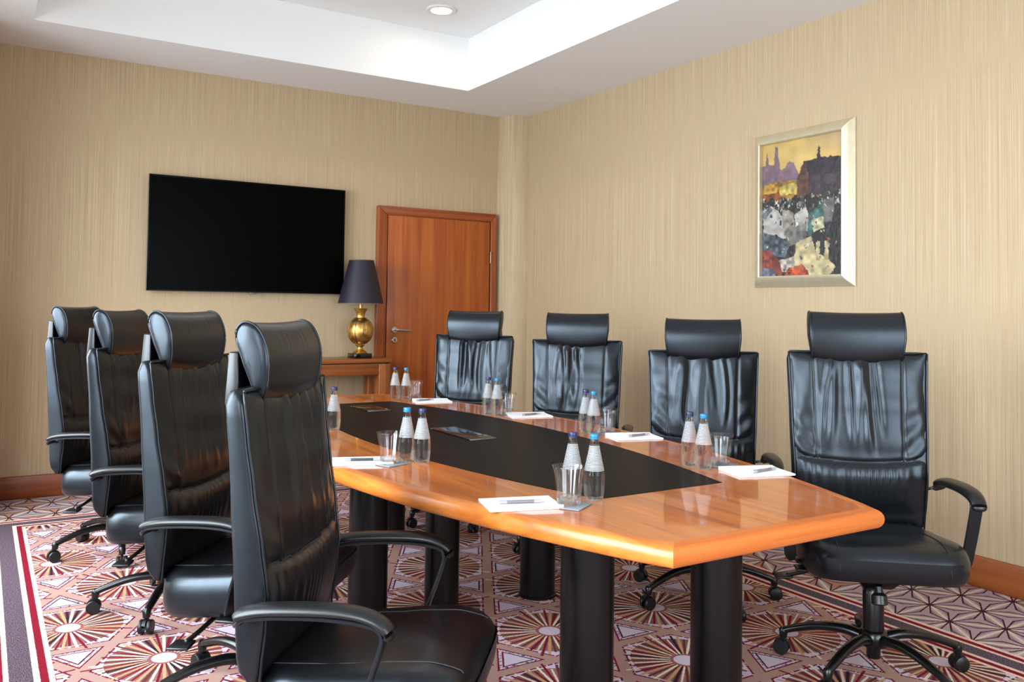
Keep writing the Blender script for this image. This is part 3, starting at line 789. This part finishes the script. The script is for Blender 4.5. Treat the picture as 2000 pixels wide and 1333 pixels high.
def pad_mesh(seed):
    R = random.Random(seed); V = []; nx, ny = 10, 8; lx, ly = .205, .142
    for k in range(2):
        for i in range(nx + 1):
            for j in range(ny + 1):
                u, v = i / nx, j / ny
                z = .0055 if k else 0.0
                z += .006 * max(0, 1 - v * 3.2) ** 2 * (.6 + .4 * u) * k
                V.append((lx * (u - .5), ly * (v - .5), z))
    n = (nx + 1) * (ny + 1); Fq = []
    for k in range(2):
        for i in range(nx):
            for j in range(ny):
                a = k * n + i * (ny + 1) + j; Fq.append((a, a + 1, a + ny + 2, a + ny + 1))
    rim = [i * (ny + 1) for i in range(nx + 1)] + [nx * (ny + 1) + j for j in range(1, ny + 1)] + [i * (ny + 1) + ny for i in range(nx - 1, -1, -1)] + [j for j in range(ny - 1, 0, -1)]
    for a, b_ in zip(rim, rim[1:] + rim[:1]): Fq.append((a, b_, n + b_, n + a))
    return mesh('notepad', V, Fq, 'paper', True, 40)
NOTE = pad_mesh(1)
PEN = mesh('pen_barrel', *tube([(-.045, 0, 0), (-.043, 0, 0), (.03, 0, 0), (.032, 0, 0)], [.0035, .0046, .0046, .004], 12), 'pen_grey', True, 40)
PEND = mesh('pen_barrel_dark', *tube([(-.045, 0, 0), (-.043, 0, 0), (.03, 0, 0), (.032, 0, 0)], [.0035, .0046, .0046, .004], 12), 'pen_dark', True, 40)
PENT = mesh('pen_tip', *tube([(.032, 0, 0), (.045, 0, 0), (.058, 0, 0), (.064, 0, 0)], [.0045, .0042, .002, .0008], 12), 'pen_silver', True, 40)
PENC = mesh('pen_clip', *join(box(-.062, -.018, -.0012, .0012, .0048, .0060), tube([(-.066, 0, 0), (-.064, 0, 0), (-.045, 0, 0)], [.002, .0042, .0044], 12)), 'pen_silver', True, 40)
def pen(x, y, rz, dark, label):
    t = thing('ballpoint_pen', label, 'pen', (x, y, ZS + .0106), rz, 'pens on the notepads')
    link('barrel', PEND if dark else PEN, t); link('tip', PENT, t); link('clip', PENC, t)
# per place: navy bottle, cyan bottle, glass, pad centre, pad angle, pen shift, pen angle, words
PLACES = [
 ((1.465, 2.020), (1.500, 1.963), (1.394, 1.938, 32), (1.283, 2.012), -17, (.0, -.012), -20, False, 'nearest the front corner of the table', 'front left'),
 ((1.322, 2.716), (1.288, 2.768), (1.213, 2.742, 20), (1.145, 2.822), -20, (.0, -.015), -22, True, 'before the second chair on the left', 'middle left'),
 ((1.322, 3.592), (1.290, 3.650), None, None, 0, None, 0, False, 'half hidden behind the foremost chair', 'far left'),
 ((2.122, 2.232), (2.124, 2.166), (2.216, 2.180, 25), (2.232, 2.028), 163, (.02, -.02), 5, False, 'nearest the chair at far right', 'front right'),
 ((2.272, 3.040), (2.262, 2.968), (2.340, 2.972, 20), (2.370, 2.828), 163, (.02, -.01), 5, False, 'before the second chair on the right', 'middle right'),
 ((2.208, 3.780), (2.222, 3.716), (2.305, 3.752, 20), (2.362, 3.632), 165, (.0, -.02), 8, False, 'before the third chair on the right', 'far middle right'),
 ((2.062, 4.603), (2.108, 4.552), (2.183, 4.580, 20), (2.212, 4.420), 165, (-.04, .01), 10, False, 'before the chair by the door', 'far right'),
]
for nv, cy, gl, pc, pa, ps, pna, dk, wd, short in PLACES:
    bottle(*nv, 'cap_navy', 'clear water bottle with a navy cap, %s' % wd)
    bottle(*cy, 'cap_cyan', 'clear water bottle with a light blue cap, %s' % wd)
    if gl:
        o = link('coaster', CO, None, (gl[0], gl[1], ZS), math.radians(gl[2])); tag(o, 'grey square coaster under the tumbler %s' % wd, 'coaster', 'grey coasters')
        o = thing('glass_tumbler', 'empty clear glass tumbler on a coaster %s' % wd, 'glass', (gl[0], gl[1], ZS + .0036), 0, 'tumblers on the table'); link('wall', TUMB, o); link('thick_base', TUMBB, o)
    if pc:
        o = link('notepad', NOTE, None, (pc[0], pc[1], ZS), math.radians(pa)); tag(o, 'white notepad with a pen, %s' % wd, 'notepad', 'white notepads')
        pen(pc[0] + ps[0], pc[1] + ps[1], math.radians(pna), dk, '%s pen on the white notepad %s' % ('dark grey' if dk else 'slim grey', wd))

# ------------------------------------------------------------------ screen, console, lamp, picture, downlight
tv = thing('wall_television', 'large flat black television mounted on the wallpapered wall', 'television', (0, 0, 0))
TVX0, TVX1, TVZ0, TVZ1, TVY = .978, 2.418, 1.374, 2.194, YF - .065
link('housing', bevel_mesh('housing', box(TVX0, TVX1, TVY + .004, TVY + .03, TVZ0, TVZ1), 'tv_edge', .002), tv)
link('back_cover', bevel_mesh('back_cover', box(TVX0 + .1, TVX1 - .1, TVY + .03, TVY + .05, TVZ0 + .08, TVZ1 - .1), 'tv_bezel', .006), tv)
link('wall_mount', bevel_mesh('wall_mount', box(TVX0 + .45, TVX1 - .45, TVY + .05, YF, TVZ0 + .2, TVZ1 - .25), 'tv_bezel', .003), tv)
bz = .012
link('bezel', bevel_mesh('bezel', join(box(TVX0 + .001, TVX0 + bz, TVY, TVY + .006, TVZ0 + .001, TVZ1 - .001), box(TVX1 - bz, TVX1 - .001, TVY, TVY + .006, TVZ0 + .001, TVZ1 - .001), box(TVX0 + bz, TVX1 - bz, TVY, TVY + .006, TVZ0 + .001, TVZ0 + bz), box(TVX0 + bz, TVX1 - bz, TVY, TVY + .006, TVZ1 - bz, TVZ1 - .001)), 'tv_bezel', .001), tv)
link('screen', mesh('screen', *box(TVX0 + bz, TVX1 - bz, TVY + .002, TVY + .004, TVZ0 + bz, TVZ1 - bz), 'screen'), tv)
link('brand_bar', bevel_mesh('brand_bar', box(1.69, 1.745, TVY + .004, TVY + .02, TVZ0 - .010, TVZ0), 'tv_edge', .002), tv)

cs = thing('console_table', 'brown wooden console table against the wall under the television', 'console table', (0, 0, 0))
CX0, CX1, CYA, CYB, CZ = 1.50, 2.705, 6.105, 6.425, .885
link('top', bevel_mesh('console_top', box(CX0, CX1, CYA, CYB, CZ - .032, CZ), 'console_wood', .004), cs)
link('apron', bevel_mesh('apron', box(CX0 + .10, CX1 - .10, CYA + .012, CYA + .034, CZ - .125, CZ - .038), 'console_wood', .003), cs)
link('apron', bevel_mesh('apron', box(CX0 + .10, CX1 - .10, CYB - .034, CYB - .012, CZ - .125, CZ - .038), 'console_wood', .003), cs)
link('shadow_rail', mesh('shadow_rail', *box(CX0 + .015, CX1 - .015, CYA + .015, CYB - .015, CZ - .045, CZ - .032), 'dark_gap'), cs)
for xa in (CX0 + .006, CX1 - .101):
    for ya in (CYA + .006, CYB - .096):
        link('leg', bevel_mesh('console_leg', box(xa, xa + .095, ya, ya + .09, 0, CZ - .040), 'console_leg_wood', .003), cs)
for xa in (CX0 + .03, CX1 - .055):
    link('apron', bevel_mesh('apron', box(xa, xa + .022, CYA + .096, CYB - .096, CZ - .125, CZ - .038), 'console_wood', .003), cs)

lm = thing('table_lamp', 'gold gourd-shaped table lamp with a dark tapered shade on the console', 'lamp', (2.497, 6.245, CZ))
link('base', bevel_mesh('lamp_base', box(-.072, .072, -.072, .072, 0, .036), 'marble_black', .003), lm)
link('foot', mesh('lamp_foot', *lathe([(.052, .036), (.054, .042), (.046, .050), (.028, .062), (.022, .078), (.024, .088), (.036, .096), (.037, .102)], 36), 'antique_gold', True, 50), lm)
def gourd():
    rings = []; n = 72
    for k in range(25):
        a = -math.pi / 2 * .80 + (math.pi * .82) * k / 24
        r0 = .100 * math.cos(a) ** .85 if math.cos(a) > 0 else 0; z = .208 + .106 * math.sin(a)
        ring = []
        for j in range(n):
            th = 2 * math.pi * j / n; lobe = abs(math.sin(4 * th)) ** .35
            r = max(.02, r0) * (.955 + .045 * lobe); ring.append((r * math.cos(th), r * math.sin(th), z))
        rings.append(ring)
    return loft(rings)
link('body', mesh('lamp_body', *gourd(), 'antique_gold', True), lm)
for k in range(8):
    th = math.pi / 4 * k
    pts = []
    for i in range(17):
        a = -math.pi / 2 * .80 + math.pi * .80 * i / 16; r = .0975 * max(.001, math.cos(a)) ** .85
        pts.append((r * math.cos(th), r * math.sin(th), .208 + .106 * math.sin(a)))
    link('rib', mesh('rib', *tube(pts, .0028, 6), 'hinge_metal', True), lm)
link('neck', mesh('lamp_neck', *lathe([(.036, .300), (.032, .312), (.033, .330), (.039, .352), (.054, .376), (.057, .382), (.046, .382), (.022, .374), (.014, .380), (.0135, .44)], 36), 'antique_gold', True, 45), lm)
ns_ = 48
sh = loft([[(r * math.cos(2 * math.pi * j / ns_), r * math.sin(2 * math.pi * j / ns_), z) for j in range(ns_)] for r, z in ((.176, .415), (.094, .755), (.091, .755), (.173, .415))], False)
n_ = ns_; sh = (sh[0], sh[1] + [(j, (j + 1) % n_, 3 * n_ + (j + 1) % n_, 3 * n_ + j) for j in range(n_)])
sd = link('shade', mesh('lamp_shade', *sh, 'shade_fabric', True, 60), lm)
for r, z in ((.1755, .418), (.0942, .753)):
    path = [(r * math.cos(2 * math.pi * j / 48), r * math.sin(2 * math.pi * j / 48), z) for j in range(50)]
    link('trim', mesh('shade_trim', *tube(path, .0035, 6), 'shade_trim', True), sd)
link('harp', mesh('harp', *join(tube([(0, 0, .43), (0, 0, .73)], .004, 8), tube([(-.09, 0, .73), (.09, 0, .73)], .003, 6), tube([(0, -.09, .73), (0, .09, .73)], .003, 6)), 'hinge_metal', True), lm)

# picture
PY0, PY1, PZ0, PZ1 = 2.972, 3.684, 1.430, 2.357
pic = thing('framed_painting', 'painting of a city at sunset in a pale gold frame on the right wall', 'painting', (0, 0, 0))
FWD = .066
pf = [(0, 0), (0, -.010), (.006, -.016), (.022, -.034), (FWD - .018, -.048), (FWD - .006, -.050), (FWD, -.046), (FWD, -.012)]      # (inward, out from wall)
cor = [(PY0, PZ0, 1, 1), (PY1, PZ0, -1, 1), (PY1, PZ1, -1, -1), (PY0, PZ1, 1, -1)]
for k in range(4):
    (ya, za, sa, ta), (yb, zb, sb, tb) = cor[k], cor[(k + 1) % 4]
    rings = [[(XR + o, ya + sa * d, za + ta * d) for d, o in pf], [(XR + o, yb + sb * d, zb + tb * d) for d, o in pf]]
    link('frame_rail', mesh('frame_rail', *loft(rings), 'frame_champagne', True, 40), pic)
def painting():
    nu, nv = 130, 190
    y1, y0, z0, z1 = PY1 - FWD, PY0 + FWD, PZ0 + FWD, PZ1 - FWD      # u=0 at image left (far end)
    rs = np.random.RandomState(4)
    U, Vv = np.meshgrid(np.linspace(0, 1, nu), np.linspace(0, 1, nv))   # v=0 top
    def nz(s, seed):
        r2 = np.random.RandomState(seed); gx, gy = int(2 + s), int(2 + s * 1.4); G = r2.rand(gy + 2, gx + 2)
        fx, fy = U * gx, Vv * gy; ix, iy = fx.astype(int), fy.astype(int); tx, ty = fx - ix, fy - iy
        tx, ty = tx * tx * (3 - 2 * tx), ty * ty * (3 - 2 * ty)
        return (G[iy, ix] * (1 - tx) + G[iy, ix + 1] * tx) * (1 - ty) + (G[iy + 1, ix] * (1 - tx) + G[iy + 1, ix + 1] * tx) * ty
    u = U + (nz(24, 1) - .5) * .010 + (nz(60, 51) - .5) * .008; v = Vv + (nz(24, 2) - .5) * .010 + (nz(60, 52) - .5) * .006
    c = np.zeros(U.shape + (3,))
    def put(mask, rgb, vary=.25, seed=3, sc=30):
        n = 1 + (nz(sc, seed) - .5) * 2 * vary
        c[mask] = (np.array(rgb)[None, :] * n[mask][:, None])
    def poly(pts):
        msk = np.zeros(U.shape, bool); q = len(pts); j = q - 1
        for i in range(q):
            xi, yi_, xj, yj = *pts[i], *pts[j]
            cond = ((yi_ > v) != (yj > v)) & (u < (xj - xi) * (v - yi_) / (yj - yi_ + 1e-9) + xi); msk ^= cond; j = i
        return msk
    sky = v < 2
    put(sky, (232, 190, 112), .10, 3, 8)
    g = np.clip(1 - np.hypot(u - .45, (v - .17) * 1.5) * 2.2, 0, 1)[..., None]; c[:] = c * (1 - g * .5) + np.array((246, 214, 130)) * g * .5
    tr = np.clip((u - .5) * 1.6 * (1 - v * 6), 0, 1)[..., None]; c[:] = c * (1 - tr * .6) + np.array((214, 196, 190)) * tr * .6
    put(poly([(-.1, .17), (.04, .15), (.06, .06), (.08, .15), (.15, .16), (.17, .02), (.20, .03), (.22, .15), (.24, .2), (.3, .19), (.34, .155), (.40, .16), (.44, .22), (.48, .27), (.48, .34), (-.1, .36)]), (142, 112, 126), .12, 5, 18)
    put(poly([(-.1, .27), (.18, .25), (.45, .26), (.48, .36), (-.1, .38)]), (134, 108, 122), .12, 6, 20)
    put(poly([(-.1, .32), (.2, .29), (.48, .30), (.5, .44), (-.1, .44)]), (170, 128, 52), .45, 7, 26)
    put(poly([(.24, .33), (.44, .31), (.46, .39), (.2, .40)]), (214, 186, 96), .3, 8, 26)
    put(poly([(-.1, .38), (.2, .37), (.3, .42), (-.1, .47)]), (150, 86, 36), .35, 9, 26)
    put(poly([(.45, .28), (.53, .17), (.60, .22), (.60, .45), (.45, .45)]), (96, 62, 48), .3, 10, 24)
    put(poly([(.53, .17), (.69, .16), (.70, .10), (.715, .07), (.73, .10), (.735, .155), (.97, .17), (1.2, .24), (1.2, .45), (.59, .45), (.58, .26)]), (58, 46, 54), .28, 11, 22)
    put(poly([(.60, .28), (1.2, .28), (1.2, .45), (.60, .44)]), (74, 58, 66), .3, 12, 18)
    put((v > .425 + .02 * np.sin(u * 40)), (44, 44, 42), .6, 13, 30)
    R = random.Random(8)
    for _ in range(130):
        cx, cy_, w_, h2 = R.uniform(0, 1), R.uniform(.42, .52), R.uniform(.003, .012), R.uniform(.005, .018)
        put((abs(u - cx) < w_) & (abs(v - cy_) < h2), R.choice([(30, 30, 34), (150, 148, 140), (196, 190, 176), (70, 76, 80), (110, 92, 60)]), .3, 14)
    put(poly([(.0, .50), (.12, .47), (.22, .52), (.3, .60), (.3, .72), (.02, .70)]), (198, 192, 184), .15, 15, 22)
    put(poly([(-.02, .545), (.10, .465), (.14, .50), (.04, .565)]), (110, 112, 116), .3, 33, 24)
    put((abs(u - .24) < .014) & (abs(v - .60) < .018), (50, 56, 66), .2, 34)
    put((abs(u - .12) < .012) & (abs(v - .545) < .012), (70, 70, 74), .2, 35)
    put(poly([(.26, .50), (.4, .53), (.42, .66), (.3, .72), (.26, .6)]), (164, 152, 140), .25, 16, 22)
    put(poly([(.42, .55), (.56, .50), (.6, .58), (.58, .68), (.42, .66)]), (190, 184, 172), .2, 17, 22)
    put(poly([(.30, .66), (.56, .62), (.56, .76), (.34, .78)]), (124, 118, 112), .3, 18, 22)
    put(poly([(.58, .56), (.76, .48), (.80, .60), (.72, .70), (.58, .72)]), (66, 108, 100), .4, 19, 24)
    put(poly([(.62, .60), (.76, .58), (.78, .68), (.66, .72)]), (196, 190, 150), .3, 20, 24)
    put(poly([(.76, .46), (.88, .46), (.90, .62), (.78, .63)]), (112, 106, 100), .3, 21, 20)
    put(poly([(.90, .5), (1.1, .5), (1.1, .95), (.84, .95), (.80, .82)]), (34, 32, 34), .5, 22, 24)
    put(poly([(.0, .66), (.2, .70), (.36, .76), (.3, .86), (.0, .84)]), (88, 96, 108), .45, 23, 24)
    put(poly([(.44, .76), (.62, .72), (.68, .84), (.82, .88), (.90, .95), (.70, 1.1), (.56, .98), (.40, .92)]), (208, 190, 140), .22, 24, 20)
    put(poly([(.62, .70), (.78, .66), (.82, .84), (.72, .82)]), (40, 36, 34), .4, 25, 22)
    for px_ in (.70, .80): put((abs(u - px_) < .022) & (v > .76) & (v < .90), (206, 186, 136), .2, 26)
    put(poly([(-.1, .80), (.1, .80), (.30, .94), (.24, 1.0), (-.1, .92)]), (146, 66, 56), .35, 27, 24)
    put(poly([(-.1, .92), (.16, .95), (.2, 1.1), (-.1, 1.1)]), (118, 116, 136), .35, 28, 24)
    put(poly([(.22, .88), (.42, .86), (.42, .96), (.26, .97)]), (206, 190, 176), .35, 29, 28)
    put(poly([(.18, 1.1), (.34, .94), (.52, .92), (.72, 1.1)]), (176, 70, 42), .35, 30, 26)
    put(poly([(.36, .94), (.52, .925), (.44, 1.02)]), (214, 96, 46), .25, 31, 26)
    for _ in range(80):
        cx, cy_ = R.uniform(0, 1), R.uniform(.46, 1); w_, h2 = R.uniform(.003, .014), R.uniform(.003, .012)
        put((abs(u - cx + (v - cy_) * R.uniform(-1, 1)) < w_) & (abs(v - cy_) < h2), R.choice([(24, 24, 26), (40, 44, 46), (206, 198, 176), (86, 98, 110), (150, 80, 54), (120, 112, 96), (220, 214, 204), (60, 54, 40)]), .25, 32)
    c = np.clip(c * .80, 4, 255) / 255.0
    lin = np.where(c <= .04045, c / 12.92, ((c + .055) / 1.055) ** 2.4)
    hgt = nz(60, 40) * .0012
    V = [(XR - .018 - hgt[j, i], y1 + (y0 - y1) * U[j, i], z1 + (z0 - z1) * Vv[j, i]) for j in range(nv) for i in range(nu)]
    Fq = [(j * nu + i, j * nu + i + 1, (j + 1) * nu + i + 1, (j + 1) * nu + i) for j in range(nv - 1) for i in range(nu - 1)]
    m, b = new_mat('oil_paint', (.5, .4, .3, 1), .45)
    a = X.nt.nodes.new('ShaderNodeVertexColor'); a.layer_name = 'paint'; X.nt.links.new(a.outputs[0], b.inputs['Base Color'])
    MAT['oil_paint'] = m
    me = mesh('canvas', V, Fq, 'oil_paint', True)
    at = me.color_attributes.new('paint', 'FLOAT_COLOR', 'POINT')
    at.data.foreach_set('color', np.concatenate([lin.reshape(-1, 3), np.ones((nu * nv, 1))], 1).astype(np.float32).ravel())
    link('canvas', me, pic)
    link('backing', mesh('backing', *box(XR - .016, XR, y0 - .01, y1 + .01, z0 - .01, z1 + .01), 'dark_gap'), pic)
painting()

# recessed ceiling lamp
dl = thing('ceiling_downlight', 'round recessed white downlight glowing in the raised ceiling', 'ceiling lamp', (2.70, 5.352, ZT))
link('trim_ring', mesh('trim_ring', *lathe([(.070, -.002), (.074, -.010), (.100, -.010), (.105, -.005), (.105, 0)], 48), 'grille', True, 40), dl)
link('lens', mesh('lens', *lathe([(.0005, -.012), (.060, -.011), (.072, -.008), (.072, -.002)], 48), 'lamp_lens', True, 40), dl)
d = bpy.data.lights.new('downlight_glow', 'AREA'); d.shape = 'DISK'; d.size = .14; d.energy = 2; d.color = (1, .9, .76)
o = bpy.data.objects.new('downlight_glow', d); COL.objects.link(o); o.location = (0, 0, -.02); o.parent = dl
